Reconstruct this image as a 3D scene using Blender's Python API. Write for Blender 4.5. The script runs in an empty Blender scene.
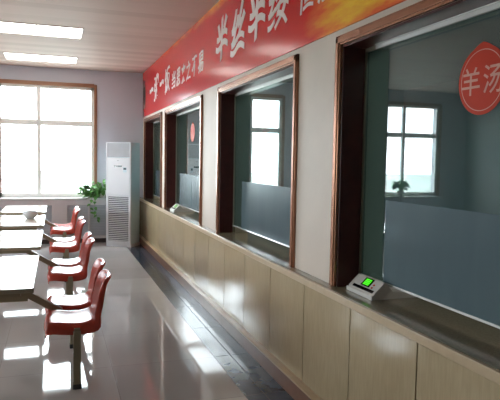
import bpy, bmesh, math, random
from mathutils import Vector, Matrix

S = bpy.context.scene
COL = S.collection
random.seed(4)

# ------------------------------------------------------------------ camera
cam_d = bpy.data.cameras.new('camera')
cam = bpy.data.objects.new('camera', cam_d)
COL.objects.link(cam)
cam_d.sensor_width = 36.0
cam_d.lens = 36.0 * 575.0 / 500.0
cam_d.clip_start = 0.05
cam_d.clip_end = 300
R3 = Matrix(((0.947143, 0.006036, -0.320754),
             (-0.320362, 0.070644, -0.944657),
             (0.016957, 0.997483, 0.068844)))
cam.matrix_world = Matrix.Translation((0, 0, 1.58)) @ R3.to_4x4()
S.camera = cam

# ------------------------------------------------------------------ world, sun, exposure
W = bpy.data.worlds.new('sky')
S.world = W
W.use_nodes = True
bg = W.node_tree.nodes['Background']
bg.inputs['Color'].default_value = (0.86, 0.94, 1.0, 1)
bg.inputs['Strength'].default_value = 12.5
S.view_settings.view_transform = 'Standard'
S.view_settings.look = 'None'
S.view_settings.gamma = 1.0
S.view_settings.use_curve_mapping = False
S.view_settings.exposure = 0.9

sun_d = bpy.data.lights.new('sun', 'SUN')
sun_d.energy = 9.0
sun_d.color = (1.0, 0.88, 0.70)
sun_d.angle = math.radians(0.8)
sun = bpy.data.objects.new('sun', sun_d)
COL.objects.link(sun)
SUN_EL = math.radians(24)
sun_dir = Vector((math.cos(SUN_EL), -0.05, -math.sin(SUN_EL)))
sun.rotation_euler = sun_dir.to_track_quat('-Z', 'Y').to_euler()
sun.location = (-8, 5, 6)


def portal(name, loc, rot, sx, sy):
    d = bpy.data.lights.new(name, 'AREA')
    d.shape = 'RECTANGLE'
    d.size, d.size_y = sx, sy
    d.energy = 1.0
    d.cycles.is_portal = True
    o = bpy.data.objects.new(name, d)
    COL.objects.link(o)
    o.location = loc
    o.rotation_euler = rot


PI = math.pi
# window daylight portals (point into the room)
portal('daylight_portal', (-0.12, 11.32, 1.86), (-PI / 2, 0, 0), 1.75, 2.1)
portal('daylight_portal', (-4.10, 11.32, 1.86), (-PI / 2, 0, 0), 1.5, 2.1)
for yc in (4.9, 8.1):
    portal('daylight_portal', (-5.82, yc, 1.6), (0, -PI / 2, 0), 1.5, 2.0)


# ------------------------------------------------------------------ materials
def s2l(c):
    return tuple((v / 12.92 if v <= 0.04045 else ((v + 0.055) / 1.055) ** 2.4) for v in c)


def rgb(r, g, b):
    return s2l((r / 255, g / 255, b / 255)) + (1,)


class NT:
    def __init__(s, name):
        s.m = bpy.data.materials.new(name)
        s.m.use_nodes = True
        s.t = s.m.node_tree
        s.n = s.t.nodes
        s.l = s.t.links
        s.b = s.n['Principled BSDF']

    def node(s, typ, **kw):
        n = s.n.new(typ)
        for k, v in kw.items():
            setattr(n, k, v)
        return n

    def link(s, a, b):
        s.l.new(a, b)


def mat(name, col, rough=0.5, metal=0.0, noise=0.06, scale=6.0, bump=0.0, bscale=60.0, spec=0.5, coat=0.0, emit=None, es=0.0):
    """plain procedural material: base colour with slow mottling and optional fine bump"""
    t = NT(name)
    b = t.b
    b.inputs['Roughness'].default_value = rough
    b.inputs['Metallic'].default_value = metal
    b.inputs['Specular IOR Level'].default_value = spec
    b.inputs['Coat Weight'].default_value = coat
    tc = t.node('ShaderNodeTexCoord')
    nz = t.node('ShaderNodeTexNoise')
    nz.inputs['Scale'].default_value = scale
    nz.inputs['Detail'].default_value = 4
    t.link(tc.outputs['Object'], nz.inputs['Vector'])
    r = t.node('ShaderNodeValToRGB')
    c = Vector(col[:3])
    r.color_ramp.elements[0].position = 0.3
    r.color_ramp.elements[1].position = 0.7
    r.color_ramp.elements[0].color = tuple(c * (1 - noise)) + (1,)
    r.color_ramp.elements[1].color = tuple(min(1, v * (1 + noise)) for v in c) + (1,)
    t.link(nz.outputs['Fac'], r.inputs['Fac'])
    t.link(r.outputs['Color'], b.inputs['Base Color'])
    if bump:
        n2 = t.node('ShaderNodeTexNoise')
        n2.inputs['Scale'].default_value = bscale
        t.link(tc.outputs['Object'], n2.inputs['Vector'])
        bp = t.node('ShaderNodeBump')
        bp.inputs['Strength'].default_value = bump
        bp.inputs['Distance'].default_value = 0.01
        t.link(n2.outputs['Fac'], bp.inputs['Height'])
        t.link(bp.outputs['Normal'], b.inputs['Normal'])
    if emit:
        b.inputs['Emission Color'].default_value = emit
        b.inputs['Emission Strength'].default_value = es
    return t.m


def math_n(t, op, a, b=None, c=None):
    n = t.node('ShaderNodeMath', operation=op)
    for i, v in enumerate((a, b, c)):
        if v is None:
            continue
        if isinstance(v, (int, float)):
            n.inputs[i].default_value = v
        else:
            t.link(v, n.inputs[i])
    return n.outputs[0]


def floor_mat():
    t = NT('polished_floor_tile')
    geo = t.node('ShaderNodeTexCoord')
    sep = t.node('ShaderNodeSeparateXYZ')
    t.link(geo.outputs['Object'], sep.inputs[0])
    X, Y = sep.outputs[0], sep.outputs[1]

    def joint(v, off, pitch, w):
        a = math_n(t, 'ADD', v, off)
        a = math_n(t, 'DIVIDE', a, pitch)
        a = math_n(t, 'FRACT', a)
        a = math_n(t, 'SUBTRACT', a, 0.5)
        a = math_n(t, 'ABSOLUTE', a)
        return math_n(t, 'GREATER_THAN', a, 0.5 - w / pitch / 2)
    jx = joint(X, 40 - 1.2, 0.8, 0.006)
    jy = joint(Y, 40 - 4.367, 0.8, 0.006)
    j = math_n(t, 'MAXIMUM', jx, jy)
    vor = t.node('ShaderNodeTexNoise')
    vor.inputs['Scale'].default_value = 1.3
    vor.inputs['Detail'].default_value = 6
    t.link(geo.outputs['Object'], vor.inputs['Vector'])
    # per tile tone
    fx = math_n(t, 'FLOOR', math_n(t, 'DIVIDE', math_n(t, 'ADD', X, 40 - 1.2), 0.8))
    fy = math_n(t, 'FLOOR', math_n(t, 'DIVIDE', math_n(t, 'ADD', Y, 40 - 4.367), 0.8))
    cmb = t.node('ShaderNodeCombineXYZ')
    t.link(fx, cmb.inputs[0]); t.link(fy, cmb.inputs[1])
    wn = t.node('ShaderNodeTexWhiteNoise')
    t.link(cmb.outputs[0], wn.inputs[0])
    k = math_n(t, 'ADD', math_n(t, 'MULTIPLY', vor.outputs['Fac'], 0.5), math_n(t, 'MULTIPLY', wn.outputs['Value'], 0.35))
    r = t.node('ShaderNodeValToRGB')
    r.color_ramp.elements[0].position = 0.1
    r.color_ramp.elements[0].color = rgb(*FLOOR_A)
    r.color_ramp.elements[1].position = 0.8
    r.color_ramp.elements[1].color = rgb(*FLOOR_B)
    t.link(k, r.inputs['Fac'])
    mx = t.node('ShaderNodeMix', data_type='RGBA')
    t.link(j, mx.inputs[0])
    t.link(r.outputs['Color'], mx.inputs[6])
    mx.inputs[7].default_value = rgb(112, 104, 98)
    t.link(mx.outputs[2], t.b.inputs['Base Color'])
    t.link(math_n(t, 'MULTIPLY_ADD', j, 0.3, 0.045), t.b.inputs['Roughness'])
    # large slow waviness of hand-laid tiles
    n2 = t.node('ShaderNodeTexNoise')
    n2.inputs['Scale'].default_value = 2.5
    t.link(geo.outputs['Object'], n2.inputs['Vector'])
    bp = t.node('ShaderNodeBump')
    bp.inputs['Strength'].default_value = 0.02
    bp.inputs['Distance'].default_value = 0.02
    t.link(n2.outputs['Fac'], bp.inputs['Height'])
    t.link(bp.outputs['Normal'], t.b.inputs['Normal'])
    t.b.inputs['IOR'].default_value = 1.5
    return t.m


def panel_mat():
    """beige stone wall tile cladding the counter front, with long fine scratches of grain"""
    t = NT('beige_stone_tile')
    tc = t.node('ShaderNodeTexCoord')
    mp = t.node('ShaderNodeMapping')
    mp.inputs['Rotation'].default_value = (math.radians(35), 0, 0)
    mp.inputs['Scale'].default_value = (1, 30, 3)
    t.link(tc.outputs['Object'], mp.inputs[0])
    nz = t.node('ShaderNodeTexNoise')
    nz.inputs['Scale'].default_value = 3
    nz.inputs['Detail'].default_value = 6
    t.link(mp.outputs[0], nz.inputs['Vector'])
    n2 = t.node('ShaderNodeTexNoise')
    n2.inputs['Scale'].default_value = 2.2
    n2.inputs['Detail'].default_value = 3
    t.link(tc.outputs['Object'], n2.inputs['Vector'])
    k = math_n(t, 'ADD', math_n(t, 'MULTIPLY', nz.outputs['Fac'], 0.55), math_n(t, 'MULTIPLY', n2.outputs['Fac'], 0.45))
    r = t.node('ShaderNodeValToRGB')
    r.color_ramp.elements[0].position = 0.3
    r.color_ramp.elements[0].color = rgb(*PANEL_A)
    r.color_ramp.elements[1].position = 0.7
    r.color_ramp.elements[1].color = rgb(*PANEL_B)
    t.link(k, r.inputs['Fac'])
    t.link(r.outputs['Color'], t.b.inputs['Base Color'])
    t.b.inputs['Roughness'].default_value = 0.12
    return t.m


def ceiling_mat():
    """long narrow ceiling strips running across the room"""
    t = NT('ceiling_strips')
    tc = t.node('ShaderNodeTexCoord')
    sep = t.node('ShaderNodeSeparateXYZ')
    t.link(tc.outputs['Object'], sep.inputs[0])
    q = math_n(t, 'DIVIDE', math_n(t, 'ADD', sep.outputs[1], 40), 0.2)
    fr = math_n(t, 'FRACT', q)
    fl = math_n(t, 'FLOOR', q)
    cmb = t.node('ShaderNodeCombineXYZ')
    t.link(fl, cmb.inputs[0])
    wn = t.node('ShaderNodeTexWhiteNoise')
    t.link(cmb.outputs[0], wn.inputs[0])
    r = t.node('ShaderNodeValToRGB')
    r.color_ramp.elements[0].color = rgb(*CEIL_A)
    r.color_ramp.elements[1].color = rgb(*CEIL_B)
    t.link(wn.outputs['Value'], r.inputs['Fac'])
    t.link(r.outputs['Color'], t.b.inputs['Base Color'])
    g = math_n(t, 'ABSOLUTE', math_n(t, 'SUBTRACT', fr, 0.5))
    mr = t.node('ShaderNodeMapRange')
    mr.inputs['From Min'].default_value = 0.40
    mr.inputs['From Max'].default_value = 0.5
    mr.inputs['To Min'].default_value = 1.0
    mr.inputs['To Max'].default_value = 0.0
    t.link(g, mr.inputs['Value'])
    bp = t.node('ShaderNodeBump')
    bp.inputs['Strength'].default_value = 0.25
    bp.inputs['Distance'].default_value = 0.006
    t.link(mr.outputs[0], bp.inputs['Height'])
    t.link(bp.outputs['Normal'], t.b.inputs['Normal'])
    t.b.inputs['Roughness'].default_value = 0.6
    t.b.inputs['Specular IOR Level'].default_value = 0.25
    return t.m


def banner_mat():
    """printed vinyl: red ground with orange and yellow brush flames near the viewer end"""
    t = NT('printed_red_banner')
    tc = t.node('ShaderNodeTexCoord')
    sep = t.node('ShaderNodeSeparateXYZ')
    t.link(tc.outputs['Object'], sep.inputs[0])
    Y, Z = sep.outputs[1], sep.outputs[2]
    mp = t.node('ShaderNodeMapping')
    mp.inputs['Rotation'].default_value = (math.radians(12), 0, 0)
    mp.inputs['Scale'].default_value = (1, 0.9, 4.5)
    t.link(tc.outputs['Object'], mp.inputs[0])
    nz = t.node('ShaderNodeTexNoise')
    nz.inputs['Scale'].default_value = 1.6
    nz.inputs['Detail'].default_value = 7
    nz.inputs['Roughness'].default_value = 0.6
    t.link(mp.outputs[0], nz.inputs['Vector'])

    def ramp_val(v, a, b, lo=0.0, hi=1.0):
        mr = t.node('ShaderNodeMapRange', interpolation_type='SMOOTHSTEP')
        for k, x in zip(('From Min', 'From Max', 'To Min', 'To Max'), (a, b, lo, hi)):
            mr.inputs[k].default_value = x
        t.link(v, mr.inputs['Value'])
        return mr.outputs[0]
    near = ramp_val(Y, 4.1, 3.0)                    # flames fill the near end
    # a diagonal flame: strongest where z follows a slanted line
    zl = math_n(t, 'ADD', Z, math_n(t, 'MULTIPLY', math_n(t, 'SUBTRACT', Y, 3.2), 0.0))
    low = ramp_val(zl, 2.30, 2.75)
    top = math_n(t, 'MULTIPLY', ramp_val(Z, 3.02, 3.2), ramp_val(Y, 11.3, 4.5, 0.35, 0.9))
    w = math_n(t, 'MAXIMUM', math_n(t, 'MULTIPLY', near, math_n(t, 'MULTIPLY_ADD', low, 0.45, 0.6)), math_n(t, 'MULTIPLY', top, 0.68))
    k = math_n(t, 'ADD', math_n(t, 'MULTIPLY', w, 0.75), math_n(t, 'MULTIPLY', math_n(t, 'SUBTRACT', nz.outputs['Fac'], 0.5), math_n(t, 'MULTIPLY_ADD', w, 1.2, 0.25)))
    r = t.node('ShaderNodeValToRGB')
    e = r.color_ramp.elements
    e[0].position = 0.0
    e[0].color = rgb(200, 28, 30)
    e[1].position = 1.0
    e[1].color = rgb(252, 226, 110)
    for p, c in ((0.22, (210, 40, 34)), (0.42, (228, 110, 58)), (0.66, (246, 196, 64))):
        x = e.new(p)
        x.color = rgb(*c)
    t.link(k, r.inputs['Fac'])
    t.link(r.outputs['Color'], t.b.inputs['Base Color'])
    t.b.inputs['Roughness'].default_value = 0.16
    t.b.inputs['Specular IOR Level'].default_value = 0.22
    return t.m


def glass_mat(name, tint, refl=1.0, haze=0.0, hazecol=(0.5, 0.6, 0.6, 1), rough=0.0, ior=1.6):
    t = NT(name)
    t.n.remove(t.b)
    out = t.n['Material Output']
    tr = t.node('ShaderNodeBsdfTransparent')
    tr.inputs[0].default_value = tint
    gl = t.node('ShaderNodeBsdfGlossy')
    gl.inputs['Roughness'].default_value = rough
    gl.inputs['Color'].default_value = (refl, refl, refl, 1)
    fr = t.node('ShaderNodeFresnel')
    ge = t.node('ShaderNodeNewGeometry')      # same reflectance from both faces of the thin sheet
    t.link(math_n(t, 'MULTIPLY_ADD', ge.outputs['Backfacing'], 1.0 / ior - ior, ior), fr.inputs['IOR'])
    base = tr.outputs[0]
    if haze:
        df = t.node('ShaderNodeBsdfDiffuse')
        df.inputs[0].default_value = hazecol
        tl = t.node('ShaderNodeBsdfTranslucent')
        tl.inputs[0].default_value = hazecol
        m0 = t.node('ShaderNodeMixShader')
        m0.inputs[0].default_value = 0.35
        t.link(df.outputs[0], m0.inputs[1]); t.link(tl.outputs[0], m0.inputs[2])
        tc = t.node('ShaderNodeTexCoord')
        mp = t.node('ShaderNodeMapping')
        mp.inputs['Scale'].default_value = (1, 5, 0.9)
        t.link(tc.outputs['Object'], mp.inputs[0])
        nz = t.node('ShaderNodeTexNoise')
        nz.inputs['Scale'].default_value = 1.4
        nz.inputs['Detail'].default_value = 4
        t.link(mp.outputs[0], nz.inputs['Vector'])
        hz = math_n(t, 'MULTIPLY', math_n(t, 'MULTIPLY_ADD', nz.outputs['Fac'], 0.25, 0.87), haze)
        m1 = t.node('ShaderNodeMixShader')
        t.link(hz, m1.inputs[0])
        t.link(base, m1.inputs[1]); t.link(m0.outputs[0], m1.inputs[2])
        base = m1.outputs[0]
    mx = t.node('ShaderNodeMixShader')
    t.link(fr.outputs[0], mx.inputs[0])
    t.link(base, mx.inputs[1]); t.link(gl.outputs[0], mx.inputs[2])
    t.link(mx.outputs[0], out.inputs[0])
    return t.m


FLOOR_A, FLOOR_B = (170, 165, 164), (196, 191, 189)
PANEL_A, PANEL_B = (160, 141, 110), (182, 163, 131)
CEIL_A, CEIL_B = (184, 160, 150), (200, 177, 168)
M = {}
M['floor'] = floor_mat()
M['border'] = mat('dark_border_tile', rgb(54, 62, 76), 0.14, noise=0.18, scale=9, spec=0.35)
M['panel'] = panel_mat()
M['panel_joint'] = mat('tile_joint', rgb(60, 52, 42), 0.8)
M['ceiling'] = ceiling_mat()
M['wall_back'] = mat('grey_lilac_wall_paint', rgb(188, 187, 196), 0.7, noise=0.03, scale=2, bump=0.05)
M['wall_right'] = mat('cream_wall_paint', rgb(196, 181, 166), 0.55, noise=0.04, scale=3, bump=0.12, bscale=14)
M['wall_left'] = mat('pale_wall_paint', rgb(176, 174, 172), 0.7, noise=0.03, scale=2)
M['dado'] = mat('painted_dado', rgb(190, 180, 180), 0.45, noise=0.04)
M['louvre'] = mat('painted_louvre', rgb(190, 188, 192), 0.5)
M['dark'] = mat('dark_void', rgb(34, 30, 30), 0.7)
M['plinth'] = mat('dark_plinth_paint', rgb(52, 38, 36), 0.35)
M['skirt'] = mat('brown_skirting_tile', rgb(118, 84, 66), 0.35, noise=0.2, scale=5, spec=0.35)
M['counter'] = mat('dark_granite_top', rgb(142, 132, 110), 0.14, noise=0.12, scale=90, spec=0.6)
M['counter_edge'] = mat('tan_stone_edge', rgb(182, 158, 126), 0.35, noise=0.06, scale=20)
M['copper'] = mat('copper_foil_moulding', rgb(158, 108, 82), 0.25, 0.65, noise=0.05, scale=12)
M['maroon'] = mat('maroon_wood_lining', rgb(70, 28, 24), 0.3, noise=0.15, scale=12, spec=0.35)
M['reveal'] = mat('cream_reveal_paint', rgb(190, 184, 160), 0.5)
M['sash'] = mat('brown_grey_metal_post', rgb(120, 116, 98), 0.4, 0.2)
M['alu'] = mat('brushed_aluminium', rgb(232, 232, 230), 0.22, 0.35, noise=0.03)
M['pvc'] = mat('white_window_frame', rgb(228, 226, 222), 0.4)
M['brown'] = mat('brown_window_casing', rgb(142, 98, 70), 0.35)
M['gasket'] = mat('black_rubber', rgb(20, 20, 20), 0.5)
M['banner'] = banner_mat()
M['banner_letter'] = mat('white_vinyl_letters', rgb(226, 216, 212), 0.35, noise=0.02)
M['kglass'] = glass_mat('teal_window_glass', (0.64, 0.80, 0.80, 1), 0.95, 0.085, rgb(150, 178, 178), 0.0, 1.6)
M['film'] = glass_mat('frosted_blue_grey_film', (0.55, 0.66, 0.70, 1), 0.5, 0.52, rgb(132, 152, 158), 0.25, 1.35)
M['wglass'] = glass_mat('clear_window_glass', (0.97, 0.99, 0.99, 1), 0.9, 0, ior=1.5)
M['sticker'] = mat('orange_red_vinyl', rgb(196, 52, 22), 0.5, noise=0.03, spec=0.12)
M['sticker_ink'] = mat('pale_pink_ink', rgb(216, 160, 144), 0.5, spec=0.12, noise=0.01)
M['red_plastic'] = mat('glossy_red_plastic', rgb(176, 68, 54), 0.27, noise=0.03, spec=0.3)
M['tabletop'] = mat('cream_laminate', rgb(214, 204, 190), 0.14, noise=0.03)
M['table_edge'] = mat('dark_table_edging', rgb(158, 146, 124), 0.4)
M['khaki'] = mat('khaki_painted_steel', rgb(132, 122, 100), 0.35, noise=0.04)
M['rubber'] = mat('black_rubber_cap', rgb(24, 24, 26), 0.5)
M['ac'] = mat('white_enamel', rgb(222, 224, 230), 0.3, noise=0.01)
M['ac_side'] = mat('pale_blue_enamel', rgb(200, 222, 230), 0.3, noise=0.01)
M['ac_grey'] = mat('grey_plastic', rgb(172, 174, 182), 0.35)
M['leaf'] = mat('pothos_leaf', rgb(96, 146, 72), 0.45, noise=0.35, scale=18)
M['stem'] = mat('vine_stem', rgb(74, 96, 44), 0.5)
M['pot'] = mat('white_ceramic', rgb(198, 196, 192), 0.25)
M['soil'] = mat('potting_soil', rgb(58, 44, 34), 0.9)
M['pos_white'] = mat('off_white_abs', rgb(204, 200, 192), 0.35, noise=0.01)
M['pos_grey'] = mat('warm_grey_abs', rgb(206, 200, 190), 0.4, noise=0.02)
M['black_gloss'] = mat('black_gloss_plastic', rgb(16, 16, 18), 0.15)
M['lcd'] = mat('green_backlit_lcd', rgb(60, 190, 30), 0.3, emit=rgb(70, 225, 30), es=0.75)
M['lcd_ink'] = mat('dark_green_segments', rgb(14, 72, 10), 0.4)
M['lamp'] = mat('lit_diffuser', rgb(240, 240, 235), 0.4, emit=(1.0, 0.97, 0.90, 1), es=2.6)
M['kfill'] = mat('added_kitchen_fill_glow', rgb(240, 240, 235), 0.4, emit=(1.0, 0.98, 0.92, 1), es=10.0)  # glow of the added kitchen fill panels
M['lamp_frame'] = mat('brown_grey_lamp_frame', rgb(150, 130, 116), 0.4)
M['bowl'] = mat('grey_white_bowl', rgb(205, 206, 208), 0.3)
M['kwall'] = mat('kitchen_teal_paint', rgb(100, 122, 122), 0.6, noise=0.08, scale=1.5)
M['kfloor'] = mat('kitchen_floor_tile', rgb(112, 116, 114), 0.4, noise=0.1)
M['ground'] = mat('outdoor_concrete', rgb(150, 156, 150), 0.9, noise=0.2, scale=0.6)
M['hedge'] = mat('outdoor_hedge', rgb(88, 116, 84), 0.9, noise=0.3, scale=3)


# ------------------------------------------------------------------ mesh helpers
class MB:
    def __init__(s):
        s.bm = bmesh.new()
        s.mats = []

    def mi(s, m):
        if m not in s.mats:
            s.mats.append(m)
        return s.mats.index(m)

    def box(s, a, b, m=None, bev=0.0, xf=None):
        x0, y0, z0 = a
        x1, y1, z1 = b
        v = [s.bm.verts.new(p) for p in ((x0, y0, z0), (x1, y0, z0), (x1, y1, z0), (x0, y1, z0),
                                         (x0, y0, z1), (x1, y0, z1), (x1, y1, z1), (x0, y1, z1))]
        fs = [s.bm.faces.new([v[i] for i in q]) for q in ((0, 3, 2, 1), (4, 5, 6, 7), (0, 1, 5, 4), (1, 2, 6, 5), (2, 3, 7, 6), (3, 0, 4, 7))]
        if bev:
            es = {e for f in fs for e in f.edges}
            r = bmesh.ops.bevel(s.bm, geom=list(es), offset=bev, segments=2, affect='EDGES', profile=0.5)
            vs = {x for f in r['faces'] for x in f.verts} | {x for x in v if x.is_valid}
            v = list(vs)
            fs = list({f for x in v for f in x.link_faces})
        if m is not None:
            k = s.mi(m)
            for f in fs:
                f.material_index = k
        if xf is not None:
            bmesh.ops.transform(s.bm, matrix=xf, verts=v)
        return s

    def prism(s, pts, axis, a, b, m=None):
        """extrude a 2-D outline along an axis (0,1,2); pts are the other two coordinates in order"""
        def P(u, w, t):
            return {0: (t, u, w), 1: (u, t, w), 2: (u, w, t)}[axis]
        A = [s.bm.verts.new(P(u, w, a)) for u, w in pts]
        B = [s.bm.verts.new(P(u, w, b)) for u, w in pts]
        n = len(pts)
        fs = [s.bm.faces.new(A), s.bm.faces.new(B[::-1])]
        for i in range(n):
            fs.append(s.bm.faces.new((A[i], B[i], B[(i + 1) % n], A[(i + 1) % n])))
        if m is not None:
            k = s.mi(m)
            for f in fs:
                f.material_index = k
        return s

    def tube(s, path, r, seg=10, m=None, square=False):
        rings = []
        pts = [Vector(p) for p in path]
        if square:
            seg = 4
        for i, p in enumerate(pts):
            if i == 0:
                d = pts[1] - p
            elif i == len(pts) - 1:
                d = p - pts[i - 1]
            else:
                d = (pts[i + 1] - p).normalized() + (p - pts[i - 1]).normalized()
            d.normalize()
            up = Vector((0, 1, 0)) if abs(d.y) < 0.9 else Vector((0, 0, 1))
            u = d.cross(up).normalized()
            w = d.cross(u).normalized()
            rr = r[i] if isinstance(r, (list, tuple)) else r
            ring = []
            for k in range(seg):
                a = 2 * PI * (k + 0.5) / seg
                q = rr * (math.sqrt(2) if square else 1)
                ring.append(s.bm.verts.new(p + u * math.cos(a) * q + w * math.sin(a) * q))
            rings.append(ring)
        fs = []
        for A, B in zip(rings, rings[1:]):
            for k in range(seg):
                fs.append(s.bm.faces.new((A[k], A[(k + 1) % seg], B[(k + 1) % seg], B[k])))
        fs.append(s.bm.faces.new(rings[0][::-1]))
        fs.append(s.bm.faces.new(rings[-1]))
        if m is not None:
            k = s.mi(m)
            for f in fs:
                f.material_index = k
        return s

    def lathe(s, prof, c=(0, 0, 0), seg=24, m=None):
        rings = []
        for r_, z in prof:
            rings.append([s.bm.verts.new((c[0] + max(r_, 1e-4) * math.cos(2 * PI * k / seg), c[1] + max(r_, 1e-4) * math.sin(2 * PI * k / seg), c[2] + z)) for k in range(seg)])
        fs = []
        for A, B in zip(rings, rings[1:]):
            for k in range(seg):
                fs.append(s.bm.faces.new((A[k], A[(k + 1) % seg], B[(k + 1) % seg], B[k])))
        if m is not None:
            k = s.mi(m)
            for f in fs:
                f.material_index = k
        return s

    def build(s, name, material=None, parent=None, smooth=False, loc=None, bevel=0.0):
        bmesh.ops.recalc_face_normals(s.bm, faces=s.bm.faces[:])
        me = bpy.data.meshes.new(name)
        s.bm.to_mesh(me)
        s.bm.free()
        if s.mats:
            for m in s.mats:
                me.materials.append(m)
        else:
            me.materials.append(material)
        if smooth:
            for p in me.polygons:
                p.use_smooth = True
        o = bpy.data.objects.new(name, me)
        COL.objects.link(o)
        if smooth:
            try:
                me.set_sharp_from_angle(angle=math.radians(40))
            except Exception:
                pass
        if parent:
            o.parent = parent
        if loc:
            o.location = loc
        if bevel:
            md = o.modifiers.new('bevel', 'BEVEL')
            md.width = bevel
            md.segments = 2
            md.limit_method = 'ANGLE'
        return o


def struct(o):
    o['kind'] = 'structure'
    return o


def tag(o, label, cat, group=None):
    o['label'] = label
    o['category'] = cat
    if group:
        o['group'] = group
    return o


def empty(name, loc, rz=0.0):
    o = bpy.data.objects.new(name, None)
    COL.objects.link(o)
    o.location = loc
    o.rotation_euler = (0, 0, rz)
    o.empty_display_size = 0.1
    return o


def copy_tree(o, parent=None):
    c = o.copy()
    COL.objects.link(c)
    c.parent = parent
    for ch in [x for x in S.objects if x.parent == o]:
        copy_tree(ch, c)
    return c


# text turned into plain meshes; ch placed on the wall facing -x
FONT_SRC = None


def glyph_bm(ch, width, height, weight=0.02, shear=0.0, thick=0.004, wave=0.0):
    """returns (verts, faces) of a character fitted in a width x height box centred on 0,0 in local XY"""
    cu = bpy.data.curves.new('glyph', 'FONT')
    cu.body = ch
    cu.size = 1.0
    cu.offset = weight
    cu.resolution_u = 4
    cu.extrude = 0.0
    ob = bpy.data.objects.new('glyph', cu)
    COL.objects.link(ob)
    dg = bpy.context.evaluated_depsgraph_get()
    me = bpy.data.meshes.new_from_object(ob.evaluated_get(dg))
    gb = bmesh.new()
    gb.from_mesh(me)
    for _ in range(3):
        le = [e for e in gb.edges if e.calc_length() > 0.12]
        if le:
            bmesh.ops.subdivide_edges(gb, edges=le, cuts=1)
    bmesh.ops.triangulate(gb, faces=gb.faces[:])
    gb.to_mesh(me)
    gb.free()
    vs = [Vector(v.co) for v in me.vertices]
    fs = [tuple(p.vertices) for p in me.polygons]
    bpy.data.objects.remove(ob)
    bpy.data.curves.remove(cu)
    bpy.data.meshes.remove(me)
    if not vs:
        return [], []
    x0, x1 = min(v.x for v in vs), max(v.x for v in vs)
    y0, y1 = min(v.y for v in vs), max(v.y for v in vs)
    if height is None:      # a character that is only a flat stroke
        k = width / (x1 - x0)
        ky = k * 1.6
    else:
        k = width / (x1 - x0)
        ky = height / (y1 - y0)
    cx, cy = (x0 + x1) / 2, (y0 + y1) / 2
    out = []
    for v in vs:
        u = (v.x - cx) / (x1 - x0)
        wv = wave * (y1 - y0 if height else 0.45) * ky * math.sin(2 * PI * u + 0.4)
        out.append(Vector(((v.x - cx) * k + shear * (v.y - cy) * ky, (v.y - cy) * ky + wv, 0)))
    return out, fs


def add_text(mb, ch, wx, y, z, w, h, weight=0.02, shear=0.12, thick=0.004, wave=0.0):
    vs, fs = glyph_bm(ch, w, h, weight, shear, thick, wave)
    front = [mb.bm.verts.new((wx - thick, y - v.x, z + v.y)) for v in vs]
    back = [mb.bm.verts.new((wx, y - v.x, z + v.y)) for v in vs]
    ec = {}
    for f in fs:
        try:
            mb.bm.faces.new([front[i] for i in f])
        except ValueError:
            continue
        for a, b in zip(f, f[1:] + f[:1]):
            ec[frozenset((a, b))] = ec.get(frozenset((a, b)), 0) + 1
    for e, n in ec.items():
        if n == 1:
            a, b = tuple(e)
            mb.bm.faces.new((front[a], front[b], back[b], back[a]))
    bmesh.ops.delete(mb.bm, geom=[v for v in back if not v.link_faces], context='VERTS')


# ------------------------------------------------------------------ constants of the place
XW = 1.61        # face of the serving wall
XI = 1.92        # its kitchen side
XG = 1.765        # window glass plane
YB = 11.2        # back wall
XL = -5.6        # left wall
YF = -2.0        # wall behind the viewer
ZC = 3.2         # ceiling
CT = 0.825       # counter top height
OT = 2.265       # top of the serving openings
OPEN = [(1.10, 3.09), (3.785, 5.725), (6.525, 8.745), (9.165, 10.90)]
CAS = 0.058

# ------------------------------------------------------------------ structure
b = MB()
b.box((XL - 0.25, YF - 0.2, -0.12), (XI, YB + 0.25, 0))
struct(b.build('floor', M['floor']))
b = MB()
b.box((1.2, YF, -0.05), (XI - 0.02, YB, 0.0015), M['border'])
for k in range(20):     # joints of the dark border tiles
    yy = 4.367 - 0.8 * 7 + 0.8 * k
    if YF < yy < YB:
        b.box((1.2, yy - 0.002, 0), (1.49, yy + 0.002, 0.0019), M['dark'])
b.box((1.335, YF, 0), (1.339, YB, 0.0019), M['dark'])
struct(b.build('trim_1'))
b = MB()
b.box((XL - 0.25, YF - 0.2, ZC), (XI, YB + 0.25, ZC + 0.15))
struct(b.build('ceiling', M['ceiling']))

# back wall with two windows
WIN = [(-0.96, 0.70, 0.84, 2.88, (-0.276, )), (-4.84, -3.32, 0.84, 2.88, (-3.915,))]
b = MB()
xs = [XL - 0.25, WIN[1][0], WIN[1][1], WIN[0][0], WIN[0][1], XI]
for i in range(5):
    if i in (1, 3):
        w = WIN[1] if i == 1 else WIN[0]
        b.box((xs[i], YB, 0), (xs[i + 1], YB + 0.24, w[2]))
        b.box((xs[i], YB, w[3]), (xs[i + 1], YB + 0.24, ZC))
    else:
        b.box((xs[i], YB, 0), (xs[i + 1], YB + 0.24, ZC))
struct(b.build('wall_back', M['wall_back']))


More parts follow.
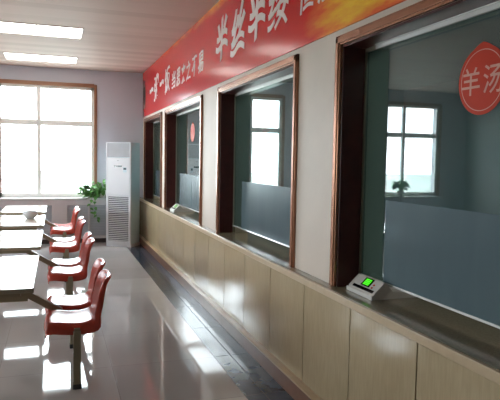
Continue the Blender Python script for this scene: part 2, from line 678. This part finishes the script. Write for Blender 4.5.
def room_window(n, x0, x1, z0, z1, mulls):
    b = MB()
    fw = 0.055
    ya, yb2 = YB + 0.03, YB + 0.09
    b.box((x0, ya, z0), (x0 + fw, yb2, z1)); b.box((x1 - fw, ya, z0), (x1, yb2, z1))
    b.box((x0, ya, z0), (x1, yb2, z0 + fw + 0.02)); b.box((x0, ya, z1 - fw), (x1, yb2, z1))
    b.box((x0, ya - 0.004, 2.155), (x1, yb2 - 0.002, 2.255))
    for m in mulls:
        b.box((m - 0.036, ya - 0.008, z0), (m + 0.036, yb2 - 0.004, z1))
    r = struct(b.build('window_%d' % n, M['pvc']))
    g = MB()
    g.box((x0 + 0.01, YB + 0.058, z0 + 0.01), (x1 - 0.01, YB + 0.062, z1 - 0.01))
    g.build('glass_pane', M['wglass'], r)
    c = MB()
    cw = 0.05
    c.box((x0 - cw, YB - 0.02, z0 - 0.0), (x0 + 0.005, YB + 0.03, z1 + cw))
    c.box((x1 - 0.005, YB - 0.02, z0 - 0.0), (x1 + cw, YB + 0.03, z1 + cw))
    c.box((x0, YB - 0.02, z1 - 0.005), (x1, YB + 0.03, z1 + cw + 0.015))
    c.build('casing', M['brown'], r, bevel=0.006)
    s_ = MB()
    s_.box((x0 - 0.1, YB - 0.22, z0 - 0.035), (x1 + (0.1 if n == 2 else 0.86), YB + 0.03, z0 - 0.005))
    s_.build('window_sill', M['pot'], r, bevel=0.006)
    return r


room_window(1, *WIN[0])
room_window(2, *WIN[1])

# left wall with two windows
LW = [(4.0, 5.8), (7.2, 9.0)]
LZ0, LZ1 = 0.85, 2.35
b = MB()
ys = [YF - 0.2] + [v for w in LW for v in w] + [YB + 0.24]
for i in range(len(ys) - 1):
    if i % 2:
        b.box((XL - 0.24, ys[i], 0), (XL, ys[i + 1], LZ0)); b.box((XL - 0.24, ys[i], LZ1), (XL, ys[i + 1], ZC))
    else:
        b.box((XL - 0.24, ys[i], 0), (XL, ys[i + 1], ZC))
struct(b.build('wall_left', M['wall_left']))
for n, (y0, y1) in enumerate(LW):
    b = MB()
    xa, xb = XL - 0.12, XL - 0.06
    for q in (y0, (y0 + y1) / 2 - 0.025, y1 - 0.05):
        b.box((xa, q, LZ0), (xb, q + 0.05, LZ1))
    b.box((xa, y0, LZ0), (xb, y1, LZ0 + 0.05)); b.box((xa, y0, LZ1 - 0.05), (xb, y1, LZ1))
    r = struct(b.build('window_%d' % (7 + n), M['pvc']))
    g = MB()
    g.box((XL - 0.092, y0, LZ0), (XL - 0.088, y1, LZ1))
    g.build('glass_pane', M['wglass'], r)
b = MB()
b.box((XL - 0.24, YF - 0.2, 0), (XI, YF, ZC))
struct(b.build('wall_front', M['wall_left']))

# serving wall with four openings
b = MB()
ys = [YF] + [v for w in OPEN for v in w] + [YB]
for i in range(0, len(ys), 2):
    b.box((XW, ys[i], CT), (XI, ys[i + 1], OT))
b.box((XW, YF, OT), (XI, YB, ZC))
struct(b.build('wall_right', M['wall_right']))

# serving windows
for n, (y0, y1) in enumerate(OPEN):
    root = MB()
    # slim metal frame that holds the glass, open gap below it
    for a, c in ((y0 + 0.012, y0 + 0.026), (y1 - 0.026, y1 - 0.012)):
        root.box((XG - 0.012, a, CT), (XG + 0.012, c, OT - 0.012))
    root.box((XG - 0.012, y0 + 0.012, OT - 0.035), (XG + 0.012, y1 - 0.012, OT - 0.012))
    r = struct(root.build('window_%d' % (3 + n), M['sash'], bevel=0.003))
    # maroon lining, jambs and head
    l = MB()
    l.box((XW + 0.001, y0 - 0.0, CT), (XG + 0.012, y0 + 0.012, OT)); l.box((XW + 0.001, y1 - 0.012, CT), (XG + 0.012, y1, OT))
    l.box((XW + 0.001, y0, OT - 0.012), (XG + 0.012, y1, OT))
    l.build('wood_lining', M['maroon'], r, bevel=0.002)
    l = MB()
    l.box((XG + 0.013, y0, CT), (XI, y0 + 0.008, OT)); l.box((XG + 0.013, y1 - 0.008, CT), (XI, y1, OT))
    l.build('plaster_reveal', M['reveal'], r)
    # copper moulding around the opening on the room side
    c = MB()
    for (t, d) in ((0.0, 0.018), (0.012, 0.026)):
        w = CAS - 2 * t
        c.box((XW - d, y1 + t, CT), (XW + 0.002, y1 + t + w, OT + CAS - t)); c.box((XW - d, y0 - t - w, CT), (XW + 0.002, y0 - t, OT + CAS - t))
        c.box((XW - d, y0 - t - w, OT + t), (XW + 0.002, y1 + t + w, OT + t + w))
    c.build('copper_casing', M['copper'], r, bevel=0.004)
    # glass above, frosted film below
    g = MB()
    g.box((XG - 0.003, y0 + 0.02, 0.90), (XG + 0.003, y1 - 0.02, OT - 0.02))
    g.build('glass_pane', M['kglass'], r)
    g = MB()
    g.box((XG - 0.0045, y0 + 0.02, 0.90), (XG - 0.0032, y1 - 0.28, 1.369))
    g.build('frosted_pane', M['film'], r)
    # aluminium track at the head and bead at the foot
    t = MB()
    t.box((XG - 0.030, y0 + 0.014, OT - 0.040), (XG - 0.013, y1 - 0.16, OT - 0.018))
    t.box((XG - 0.036, y0 + 0.014, OT - 0.018), (XG - 0.013, y1 - 0.16, OT - 0.0125))
    t.build('head_track', M['alu'], r, bevel=0.002)
    t = MB()
    t.box((XG - 0.009, y0 + 0.03, 0.893), (XG + 0.008, y1 - 0.03, 0.905))
    t.build('foot_bead', M['alu'], r, bevel=0.002)

# kitchen behind the serving windows
b = MB()
b.box((XI, YF - 0.2, -0.12), (7.6, YB + 0.25, 0)); struct(b.build('floor', M['kfloor']))
b = MB()
b.box((XI, YF - 0.2, ZC), (7.6, YB + 0.25, ZC + 0.15)); struct(b.build('ceiling', M['kwall']))
b = MB()
b.box((7.4, YF - 0.2, 0), (7.6, YB + 0.25, ZC)); struct(b.build('wall_kitchen', M['kwall']))
b = MB()
b.box((XI, YB, 0), (7.4, YB + 0.24, ZC)); struct(b.build('wall_kitchen', M['kwall']))
b = MB()
b.box((XI, YF - 0.2, 0), (7.4, YF, ZC)); struct(b.build('wall_kitchen', M['kwall']))

for kx, ky in ((3.6, 0.4), (3.6, 5.4), (3.6, 9.6)):  # added panels, out of view, to brighten the kitchen behind the glass
    b = MB()
    b.box((kx - 0.6, ky - 0.15, ZC - 0.02), (kx + 0.6, ky + 0.15, ZC - 0.001))
    tag(b.build('added_kitchen_light', M['kfill']), 'added unseen light panel brightening the kitchen behind the glass', 'ceiling light', 'added kitchen fill lights')

# outdoors
b = MB()
b.box((-60, YB + 0.3, -0.6), (60, 90, -0.5)); struct(b.build('ground_outdoors', M['ground']))
b = MB()
b.box((-40, YF - 12, -0.6), (XL - 0.3, YB + 0.2, -0.5)); struct(b.build('ground_outdoors', M['ground']))

# ------------------------------------------------------------------ service counter
ctr = empty('service_counter', (1.53, 5.0, 0))
tag(ctr, 'long beige tiled service counter with stone top along the red-bannered wall', 'counter')
off = Vector((-1.53, -5.0, 0))


def rel(o, parent):
    """keep world coordinates in the mesh while parented"""
    o.parent = parent
    o.location = off
    return o


b = MB()
b.box((1.545, YF + 0.01, CT - 0.045), (XI + 0.12, YB - 0.005, CT))
rel(b.build('countertop', M['counter'], bevel=0.003), ctr)
b = MB()
b.box((1.525, YF + 0.01, CT - 0.046), (1.546, YB - 0.005, CT - 0.0005))
rel(b.build('counter_edging', M['counter_edge'], bevel=0.004), ctr)
b = MB()
y = 2.158 - 0.6225 * 6
pit = 0.6225
while y < YB - 0.01:
    a = max(y + 0.004, YF + 0.01)
    e = min(y + pit - 0.004, YB - 0.005)
    if e > a + 0.02:
        b.box((1.54, a, 0.125), (1.56, e, CT - 0.046), M['panel'], bev=0.0015)
    y += pit
b.box((1.546, YF + 0.01, 0.0), (XI - 0.01, YB - 0.005, CT - 0.046), M['panel_joint'])
rel(b.build('tile_front', None), ctr)
b = MB()
b.box((1.492, YF + 0.01, 0.002), (1.545, YB - 0.005, 0.112), M['skirt'])
b.box((1.488, YF + 0.01, 0.112), (1.545, YB - 0.005, 0.124), M['counter_edge'])
rel(b.build('skirting', None, bevel=0.002), ctr)

# ------------------------------------------------------------------ banner
ban = MB()
ban.box((XW - 0.014, 0.6, 2.362), (XW - 0.001, YB - 0.02, ZC - 0.004))
bo = ban.build('wall_banner', M['banner'])
tag(bo, 'long red banner with white calligraphy slogan fixed above the serving windows', 'banner')
BX = XW - 0.014
tx = MB()
for ch, y, z, w, h in (('一', 10.11, 2.76, 0.36, None), ('粥', 9.61, 2.76, 0.42, 0.40), ('一', 9.10, 2.77, 0.34, None), ('饭', 8.63, 2.76, 0.40, 0.38)):
    add_text(tx, ch, BX, y, z, w, h, 0.014, 0.10, wave=0.06)
tx.build('large_lettering', M['banner_letter'], bo)
tx = MB()
for ch, y in zip('当思来之不易', (8.14, 7.81, 7.49, 7.18, 6.86, 6.54)):
    add_text(tx, ch, BX, y, 2.695, 0.25, 0.235, 0.014, 0.10, wave=0.04)
tx.build('small_lettering', M['banner_letter'], bo)
tx = MB()
for ch, y, wt in zip('半丝半缕', (5.66, 5.12, 4.60, 4.11), (0.03, 0.026, 0.03, 0.010)):
    add_text(tx, ch, BX, y, 2.785, 0.42, 0.42, wt, 0.10, wave=0.07)
tx.build('large_lettering', M['banner_letter'], bo)
tx = MB()
for k, ch in enumerate('恒念物力维艰'):
    add_text(tx, ch, BX, 3.60 - 0.31 * k, 2.70, 0.24, 0.235, 0.012, 0.10, wave=0.04)
tx.build('small_lettering', M['banner_letter'], bo)
# brown rice bowl print at the far end
b = MB()
b.prism([(10.98 + 0.16 * math.cos(2 * PI * k / 20), 2.75 + 0.25 * math.sin(2 * PI * k / 20)) for k in range(20)], 0, BX - 0.002, BX, M['skirt'])
b.prism([(10.975 + 0.10 * math.cos(2 * PI * k / 16), 2.75 + 0.17 * math.sin(2 * PI * k / 16)) for k in range(16)], 0, BX - 0.003, BX, M['dark'])
b.build('printed_bowl', None, bo)


# ------------------------------------------------------------------ glass stickers
def round_sticker(y, z, r, chars, label, drop=True, inside=False):
    q0 = (XG + 0.0048) if inside else (XG - 0.0062)
    b = MB()
    pts = []
    for k in range(48):
        a = 2 * PI * k / 48 + PI / 2
        rr = r * (1 + (0.10 * max(0, 1 - abs((k if k < 24 else k - 48)) / 3.0) if drop else 0))
        pts.append((y + rr * math.cos(a), z + rr * math.sin(a)))
    b.prism(pts, 0, q0, q0 + 0.0016)
    o = b.build('round_sticker', M['sticker'])
    tag(o, label, 'sticker', 'round stickers on the serving glass')
    b = MB()
    n = 48
    ra, rb = r * 0.89, r * 0.865
    for k in range(n):
        a0, a1 = 2 * PI * k / n, 2 * PI * (k + 1) / n
        vs = [b.bm.verts.new((q0 - 0.0006, y + q * math.cos(a), z + q * math.sin(a))) for q, a in ((ra, a0), (ra, a1), (rb, a1), (rb, a0))]
        b.bm.faces.new(vs)
    bmesh.ops.remove_doubles(b.bm, verts=b.bm.verts[:], dist=1e-5)
    b.build('printed_ring', M['sticker_ink'], o)
    if chars:
        b = MB()
        d = r * 1.0
        for k, ch in enumerate(chars):
            add_text(b, ch, q0 - 0.0001, y + d * 0.46 - k * d * 0.92 + 0.0, z - 0.0, d * 0.78, d * 0.82, 0.006, 0.0, 0.0008)
        b.build('lettering', M['sticker_ink'], o)
    return o


round_sticker(2.075, 1.945, 0.150, '羊汤', 'orange-red round sticker with two characters on the nearest serving glass')
round_sticker(4.82, 1.86, 0.09, None, 'small red round sticker on the second serving glass, amid a bright window reflection', inside=True)
round_sticker(7.64, 1.94, 0.125, None, 'red round sticker on the third serving glass')
round_sticker(10.05, 1.95, 0.12, None, 'red round sticker on the farthest serving glass')


# ------------------------------------------------------------------ canteen tables with attached seats
def seat_shell(mirror):
    """moulded plastic shell, local x: 0 at the front lip, growing to the back; y across; z up from the seat pan"""
    prof = [(-0.030, -0.075), (-0.038, -0.045), (-0.034, -0.015), (-0.010, 0.004), (0.04, 0.006), (0.11, -0.006), (0.18, -0.012),
            (0.25, -0.004), (0.300, 0.020), (0.332, 0.060), (0.348, 0.11), (0.355, 0.17), (0.366, 0.225), (0.382, 0.272), (0.402, 0.302), (0.422, 0.312)]
    # half width along the profile
    hw = [0.150, 0.175, 0.192, 0.202, 0.208, 0.21, 0.21, 0.21, 0.205, 0.20, 0.198, 0.198, 0.198, 0.195, 0.182, 0.15]
    NV = 15
    bm = bmesh.new()
    rows = []
    for i, ((x, z), w) in enumerate(zip(prof, hw)):
        row = []
        t = i / (len(prof) - 1)
        for j in range(NV):
            u = -1 + 2 * j / (NV - 1)
            yy = u * w
            e = abs(u) ** 2.6
            # dished pan, side rims that roll down; the back wraps forward at its sides
            if t < 0.2:
                dz, dx = -0.012 * e, 0.010 * e
            elif t < 0.55:
                dz, dx = 0.016 * e - 0.030 * max(0, (abs(u) - 0.9) / 0.1), 0
            else:
                dz, dx = -0.012 * e * (t - 0.5), -0.045 * abs(u) ** 2 * (1 - 0.3 * (t - 0.55))
            s_ = -1 if mirror else 1
            row.append(bm.verts.new((s_ * (x + dx), yy, z + dz)))
        rows.append(row)
    for A, B in zip(rows, rows[1:]):
        for j in range(NV - 1):
            bm.faces.new((A[j], A[j + 1], B[j + 1], B[j]))
    # rolled skirt along both sides and the top
    rim = [r[0] for r in rows] + [v for v in rows[-1][1:-1]] + [r[-1] for r in reversed(rows)]
    dn = []
    n = len(rim)
    for i, v in enumerate(rim):
        t = min(i, n - 1 - i) / (len(rows) - 1)
        s_ = -1 if mirror else 1
        if t < 0.35:
            d = Vector((0, 0.0, -0.048 * min(1, 0.35 + t * 4)))
        elif t < 0.6:
            d = Vector((s_ * 0.045, 0, -0.045))
        else:
            d = Vector((s_ * 0.044 * (1 - 0.5 * max(0, (t - 0.75) / 0.25)), 0, -0.008))
        dn.append(bm.verts.new(v.co + d))
    for i in range(n - 1):
        bm.faces.new((rim[i], rim[i + 1], dn[i + 1], dn[i]))
    bmesh.ops.recalc_face_normals(bm, faces=bm.faces[:])
    me = bpy.data.meshes.new('seat')
    bm.to_mesh(me)
    bm.free()
    me.materials.append(M['red_plastic'])
    for p in me.polygons:
        p.use_smooth = True
    o = bpy.data.objects.new('seat', me)
    COL.objects.link(o)
    md = o.modifiers.new('shell', 'SOLIDIFY')
    md.thickness = 0.006
    md.offset = -1
    md = o.modifiers.new('smooth', 'SUBSURF')
    md.levels = md.render_levels = 1
    return o


TXC = -0.455     # table centre line


def make_table():
    root = empty('canteen_table', (TXC, 4.48, 0))
    b = MB()
    b.box((-0.32, -0.645, 0.722), (0.32, 0.645, 0.75), bev=0.004)
    top = b.build('tabletop', M['tabletop'], root)
    b = MB()
    b.box((-0.323, -0.648, 0.720), (0.323, -0.644, 0.7495)); b.box((-0.323, 0.644, 0.720), (0.323, 0.648, 0.7495))
    b.box((-0.323, -0.648, 0.720), (-0.319, 0.648, 0.7495)); b.box((0.319, -0.648, 0.720), (0.323, 0.648, 0.7495))
    b.build('edge_band', M['table_edge'], top)
    f = MB()
    # rails under the top
    for sx in (-1, 1):
        f.tube([(sx * 0.20, -0.56, 0.700), (sx * 0.20, 0.56, 0.700)], 0.018, square=True)
    for sy in (-0.54, 0.54):
        f.tube([(-0.24, sy, 0.700), (0.24, sy, 0.700)], 0.018, square=True)
    f.build('table_frame', M['khaki'], root)
    # central arm pair from the seats up under the top, joined by a cross beam
    f = MB()
    f.tube([(-0.26, 0, 0.545), (0.26, 0, 0.545)], 0.024, square=True)
    for sx in (-1, 1):
        f.tube([(sx * 0.10, 0, 0.70), (sx * 0.20, 0, 0.605), (sx * 0.49, 0, 0.425)], 0.024, square=True)
    f.build('seat_arm', M['khaki'], root)
    for sx in (-1, 1):
        f = MB()
        f.tube([(sx * 0.59, -0.48, 0.40), (sx * 0.59, 0.48, 0.40)], 0.02, square=True)
        f.tube([(sx * 0.46, 0.0, 0.41), (sx * 0.60, 0.0, 0.40)], 0.02, square=True)
        for sy in (-0.25, 0.25):
            f.tube([(sx * 0.50, sy, 0.418), (sx * 0.70, sy, 0.418)], 0.012, square=True)
        f.build('seat_beam', M['khaki'], root)
        for sy in (-0.46, 0.43):
            l = MB()
            l.tube([(sx * 0.59, sy, 0.012), (sx * 0.59, sy, 0.40)], 0.025, square=True)
            lo = l.build('leg', M['khaki'], root)
            c = MB()
            c.box((sx * 0.59 - 0.029, sy - 0.029, 0.0), (sx * 0.59 + 0.029, sy + 0.029, 0.035), bev=0.004)
            c.build('foot_cap', M['rubber'], lo)
        for sy in (-0.25, 0.25):
            o = seat_shell(sx < 0)
            o.parent = root
            o.location = (sx * 0.415, sy, 0.440)
            for q in (-0.11, 0.11):
                v = MB()
                v.lathe([(0.0, 0.006), (0.006, 0.005), (0.008, 0.0)], (sx * 0.20, q, -0.007), 10)
                v.build('screw_head', M['rubber'], o)
            v = MB()       # hand-hold slot across the top of the back
            v.tube([(sx * 0.388, -0.07, 0.288), (sx * 0.388, 0.07, 0.288)], 0.006, 8)
            v.build('hand_slot', M['maroon'], o)
    return root


tlab = ['nearest canteen table with four attached red plastic seats',
        'second canteen table from the viewer, with attached red seats',
        'third canteen table from the viewer, red seats attached, pale bowl on top',
        'farthest canteen table, attached red seats, close to the big window']
t0 = make_table()
for k in range(4):
    o = t0 if k == 0 else copy_tree(t0)
    o.location = (TXC, 4.48 + 1.78 * k, 0)
    tag(o, tlab[k], 'table', 'row of canteen tables with attached seats')

# bowl on the third table
b = MB()
b.lathe([(0.0, 0.0), (0.052, 0.0), (0.058, 0.008), (0.078, 0.022), (0.091, 0.048), (0.093, 0.072), (0.088, 0.096), (0.083, 0.096), (0.087, 0.072), (0.083, 0.050), (0.05, 0.018), (0.0, 0.014)], (0, 0, 0), 28)
bw = b.build('bowl', M['bowl'], smooth=True, loc=(-0.32, 8.25, 0.7505))
tag(bw, 'small pale grey bowl left on the third table top', 'bowl')

# ------------------------------------------------------------------ ceiling lights
cl = empty('ceiling_light', (-0.21, 7.98, ZC))
b = MB()
b.box((-0.565, -0.34, -0.008), (0.565, -0.325, 0.0)); b.box((-0.565, 0.325, -0.008), (0.565, 0.34, 0.0))
b.box((-0.565, -0.34, -0.008), (-0.55, 0.34, 0.0)); b.box((0.55, -0.34, -0.008), (0.565, 0.34, 0.0))
b.box((-0.006, -0.34, -0.009), (0.006, 0.34, -0.0005))
b.build('lamp_frame', M['lamp_frame'], cl)
b = MB()
b.box((-0.552, -0.328, -0.005), (-0.004, 0.328, -0.001)); b.box((0.004, -0.328, -0.005), (0.552, 0.328, -0.001))
b.build('diffuser', M['lamp'], cl)
tag(cl, 'nearer lit rectangular light panel set in the ceiling', 'ceiling light', 'ceiling light panels')
c2 = copy_tree(cl)
c2.location = (-0.20, 10.20, ZC)
tag(c2, 'farther lit rectangular light panel set in the ceiling, close to the window wall', 'ceiling light', 'ceiling light panels')


# ------------------------------------------------------------------ radiator cover under the big window
rc = empty('radiator_cover', (0, YB - 0.1, 0))
tag(rc, 'long painted radiator cover with louvred panels under the big window', 'radiator cover')
LP = [(0.205, 0.575), (0.61, 0.985), (-0.43, -0.06), (-0.83, -0.47), (-1.25, -0.90)]
b = MB()
yA, yZ = -0.09, 0.098
z0, z1 = 0.13, 0.70
edges = sorted(LP)
b.box((-1.5, yA, 0.08), (1.46, yZ, z0)); b.box((-1.5, yA, z1), (1.46, yZ, 0.80))
prev = -1.5
for a, c in edges:
    b.box((prev, yA, z0), (a, yZ, z1)); prev = c
b.box((prev, yA, z0), (1.46, yZ, z1))
b.build('cover_body', M['dado'], rc)
for a, c in LP:
    b = MB()
    b.box((a, yA + 0.045, z0), (c, yA + 0.05, z1), M['ac_grey'])
    n = 19
    for k in range(n):
        zz = z0 + (k + 0.5) * (z1 - z0) / n
        b.box((a + 0.001, -0.017, -0.002), (c - 0.001, 0.017, 0.002), M['louvre'],
              xf=Matrix.Translation((0, yA + 0.022, zz)) @ Matrix.Rotation(math.radians(40), 4, 'X'))
    b.build('louvre_panel', None, rc)
b = MB()
b.box((-1.5, yA + 0.005, 0.0), (1.46, yZ, 0.08))
b.build('plinth', M['plinth'], rc)

# ------------------------------------------------------------------ floor-standing air conditioner
ac = empty('air_conditioner', (1.07, 10.40, 0), 0)
tag(ac, 'tall white floor-standing air conditioner in the far corner by the counter', 'air conditioner')
# local frame: front face along local -y, rotated towards the room
ANG = math.radians(-36)
acx = Matrix.Rotation(ANG, 4, 'Z')
w2, dp, H = 0.245, 0.32, 1.86


def acpart(mb, name, m, bevel=0.004, parent=None):
    bmesh.ops.transform(mb.bm, matrix=acx, verts=mb.bm.verts[:])
    return mb.build(name, m, parent or ac, bevel=bevel)


b = MB(); b.box((-w2, 0.0, 0.05), (w2, dp, H)); acpart(b, 'cabinet', M['ac_side'], 0.012)
b = MB(); b.box((-w2 - 0.004, -0.012, 0.0), (w2 + 0.004, dp + 0.004, 0.06)); acpart(b, 'base', M['ac'], 0.006)
b = MB(); b.box((-w2, -0.022, 0.06), (-w2 + 0.022, 0.012, H)); b.box((w2 - 0.022, -0.022, 0.06), (w2, 0.012, H)); b.box((-w2, -0.022, H - 0.015), (w2, 0.012, H)); acpart(b, 'front_trim', M['ac'])
b = MB(); b.box((-w2 + 0.024, -0.020, 1.60), (w2 - 0.024, 0.0, H - 0.017)); acpart(b, 'air_outlet_panel', M['ac_grey'])
b = MB(); b.box((-w2 + 0.024, -0.024, 0.925), (w2 - 0.024, 0.0, 1.59)); acpart(b, 'front_panel', M['ac'])
b = MB(); b.box((-0.085, -0.028, 1.425), (0.075, -0.023, 1.450)); acpart(b, 'display', M['black_gloss'], 0.001)
b = MB(); b.box((-0.02, -0.027, 1.53), (0.01, -0.023, 1.545)); acpart(b, 'badge', M['ac_grey'], 0.001)
b = MB(); b.box((0.10, -0.0265, 1.33), (0.165, -0.023, 1.42), M['ac_side']); b.box((0.105, -0.0275, 1.375), (0.16, -0.024, 1.41), M['border']); acpart(b, 'energy_label', None, 0)
b = MB()
b.box((-w2 + 0.03, -0.004, 0.08), (w2 - 0.03, 0.004, 0.91), M['border'])
n = 24
for k in range(n):
    zz = 0.10 + (k + 0.5) * 0.79 / n
    b.box((-w2 + 0.03, -0.014, -0.0025), (w2 - 0.03, 0.014, 0.0025), M['ac'], xf=Matrix.Translation((0, -0.010, zz)) @ Matrix.Rotation(math.radians(38), 4, 'X'))
b.box((-w2 + 0.022, -0.022, 0.08), (-w2 + 0.04, 0, 0.92), M['ac']); b.box((w2 - 0.04, -0.022, 0.08), (w2 - 0.022, 0, 0.92), M['ac'])
b.box((-w2 + 0.022, -0.022, 0.895), (w2 - 0.022, 0, 0.922), M['ac']); b.box((-w2 + 0.022, -0.022, 0.062), (w2 - 0.022, 0, 0.10), M['ac'])
acpart(b, 'intake_grille', None, 0)


# ------------------------------------------------------------------ plants
def leaf(bm, p, d, up, L, Wd):
    d = d.normalized()
    side = d.cross(up)
    if side.length < 1e-3:
        side = Vector((1, 0, 0))
    side.normalize()
    nrm = side.cross(d).normalized()
    pts = [(0, 0), (0.12, 0.36), (0.35, 0.5), (0.62, 0.38), (0.85, 0.16), (1, 0)]
    mid = [bm.verts.new(p + d * L * t - nrm * L * 0.22 * t * t) for t, _ in pts]
    for s_ in (-1, 1):
        e = [mid[0]] + [bm.verts.new(p + d * L * t + side * s_ * Wd * w - nrm * L * 0.22 * t * t + nrm * Wd * 0.10) for t, w in pts[1:-1]] + [mid[-1]]
        for i in range(len(pts) - 1):
            vs = [mid[i], mid[i + 1], e[i + 1], e[i]]
            u = []
            for v in vs:
                if v not in u:
                    u.append(v)
            if len(u) > 2:
                bm.faces.new(u if s_ > 0 else u[::-1])


def potted_plant(loc, label, n, rad, spread, trail):
    root = empty('potted_plant', loc)
    tag(root, label, 'plant', 'potted plants on the window sills')
    b = MB()
    b.lathe([(0.0, 0.0), (0.05, 0.0), (0.055, 0.01), (0.075, 0.12), (0.08, 0.13), (0.074, 0.13), (0.068, 0.11), (0.0, 0.108)], (0, 0, 0), 24)
    p = b.build('pot', M['pot'], root, smooth=True)
    b = MB(); b.lathe([(0.068, 0.108), (0.04, 0.115), (0.0, 0.116)], (0, 0, 0), 20)
    b.build('soil', M['soil'], p)
    lf, st = MB(), MB()
    for k in range(n):
        a = random.uniform(0, 2 * PI)
        r = random.random() ** 0.5
        tip = Vector((spread[0] + rad[0] * r * math.cos(a), spread[1] + rad[1] * math.sin(a) * r, spread[2] + rad[2] * random.uniform(-1, 1) * (1.05 - r * 0.6)))
        base = Vector((0, 0, 0.115))
        if k % 3 == 0:
            m1 = base.lerp(tip, 0.5) + Vector((0, 0, 0.05))
            st.tube([base, m1, tip], [0.0028, 0.0022, 0.0015], 5)
        d = Vector((tip.x - base.x + random.uniform(-.1, .1), (tip.y - base.y) + random.uniform(-.1, .1), random.uniform(-0.12, 0.08)))
        leaf(lf.bm, tip, d, Vector((random.uniform(-.5, .5), random.uniform(-.5, .5), 1)), random.uniform(0.07, 0.12), random.uniform(0.06, 0.09))
    for path in trail:
        pts = [Vector(q) for q in path]
        st.tube(pts, 0.0028, 5)
        for A, B in zip(pts, pts[1:]):
            for t in (0.3, 0.8):
                q = A.lerp(B, t)
                leaf(lf.bm, q, Vector((random.uniform(-1, 1), random.uniform(-1, 0), -0.5)), Vector((0, -0.6, 1)), 0.075, 0.06)
    lf.build('leaves', M['leaf'], root)
    st.build('stems', M['stem'], root)
    return root


potted_plant((0.86, YB - 0.12, 0.835), 'green trailing pothos on the window sill beside the air conditioner', 190, (0.23, 0.13, 0.15), (-0.19, -0.07, 0.14),
             [[(-0.1, -0.1, 0.14), (-0.22, -0.17, 0.02), (-0.26, -0.16, -0.14), (-0.24, -0.16, -0.28)], [(-0.1, -0.1, 0.12), (-0.17, -0.18, 0.0), (-0.17, -0.17, -0.20), (-0.13, -0.16, -0.34), (-0.12, -0.16, -0.40)],
              [(0, 0, 0.15), (0.0, -0.05, 0.28), (0.03, -0.08, 0.36)]])
potted_plant((-3.80, YB - 0.10, 0.835), 'bushy green plant on the sill of the left window, seen mirrored in glass', 110, (0.16, 0.10, 0.12), (0, 0, 0.26), [])


# ------------------------------------------------------------------ card readers on the counter
def card_reader():
    root = empty('card_reader', (0, 0, 0))
    # local: x 0 front lip -> 0.25 back, y across +-0.14, z up
    L = 0.25
    hw_ = 0.14
    prof = [(0.0, 0.0), (0.0, 0.016), (0.014, 0.026), (0.080, 0.088), (0.092, 0.092), (0.106, 0.086), (0.132, 0.066), (0.20, 0.062), (0.28, 0.050), (0.31, 0.026), (0.315, 0.0)]
    b = MB()
    # body: cross sections shrink in height towards both sides (domed shell)
    NS = 16
    rows = []
    for j in range(NS + 1):
        u = -1 + 2 * j / NS
        rows.append([b.bm.verts.new((x, u * hw_, z * (1 - abs(u) ** 3 * 0.45 * min(1, max(0, (x - 0.08) / 0.06))))) for x, z in prof])
    for A, B in zip(rows, rows[1:]):
        for i in range(len(prof)):
            b.bm.faces.new((A[i], A[(i + 1) % len(prof)], B[(i + 1) % len(prof)], B[i]))
    b.bm.faces.new(rows[0]); b.bm.faces.new(rows[-1][::-1])
    body = b.build('housing', M['pos_grey'], root, smooth=True)
    # slanted white front panel plate and lip
    sl = Matrix.Translation((0.014, 0, 0.026)) @ Matrix.Rotation(-math.atan2(0.062, 0.066), 4, 'Y')
    b = MB()
    b.box((-0.002, -hw_ + 0.004, 0.0), (0.090, hw_ - 0.004, 0.003), M['pos_white'], xf=sl)
    b.box((-0.004, -hw_ - 0.003, 0.0), (0.012, hw_ + 0.003, 0.024), M['pos_white'])
    for sy in (-1, 1):
        b.box((-0.002, sy * (hw_ - 0.002) - 0.004, -0.004), (0.092, sy * (hw_ - 0.002) + 0.004, 0.006), M['pos_white'], xf=sl)
    b.build('front_bezel', None, root, bevel=0.0015)
    b = MB()
    b.box((0.030, -0.045, 0.003), (0.086, 0.045, 0.0055), xf=sl)
    sc = b.build('screen_surround', M['black_gloss'], root)
    b = MB(); b.box((0.038, -0.030, 0.0055), (0.079, 0.030, 0.0065), xf=sl)
    lc = b.build('lcd_screen', M['lcd'], sc)
    b = MB()
    for i in range(3):
        for j in range(4):
            b.box((0.043 + i * 0.012, -0.026 + j * 0.015, 0.0065), (0.049 + i * 0.012, -0.018 + j * 0.015, 0.0069), xf=sl)
    b.build('digits', M['lcd_ink'], lc)
    b = MB(); b.box((0.004, -0.115, 0.003), (0.022, 0.105, 0.006), xf=sl)
    b.build('card_slot', M['black_gloss'], root)
    b = MB()
    for j in range(2):
        b.box((0.03 + 0.02 * j, -0.080, 0.003), (0.04 + 0.02 * j, -0.068, 0.006), xf=sl)
    b.build('button', M['sticker'], root)
    b = MB()
    b.tube([(0.22, 0.03, 0.05), (0.25, 0.05, 0.115), (0.275, 0.06, 0.10), (0.295, 0.07, 0.05), (0.30, 0.09, 0.006)], 0.003, 6)
    b.build('cable', M['gasket'], root)
    return root


r1 = card_reader()
r1.location = (1.640, 2.865, CT)
tag(r1, 'off-white wedge card reader with glowing green screen, nearest on the counter', 'card reader', 'card readers on the counter')
r2 = copy_tree(r1)
r2.location = (1.615, 8.28, CT)
tag(r2, 'off-white wedge card reader standing in the third serving window', 'card reader', 'card readers on the counter')
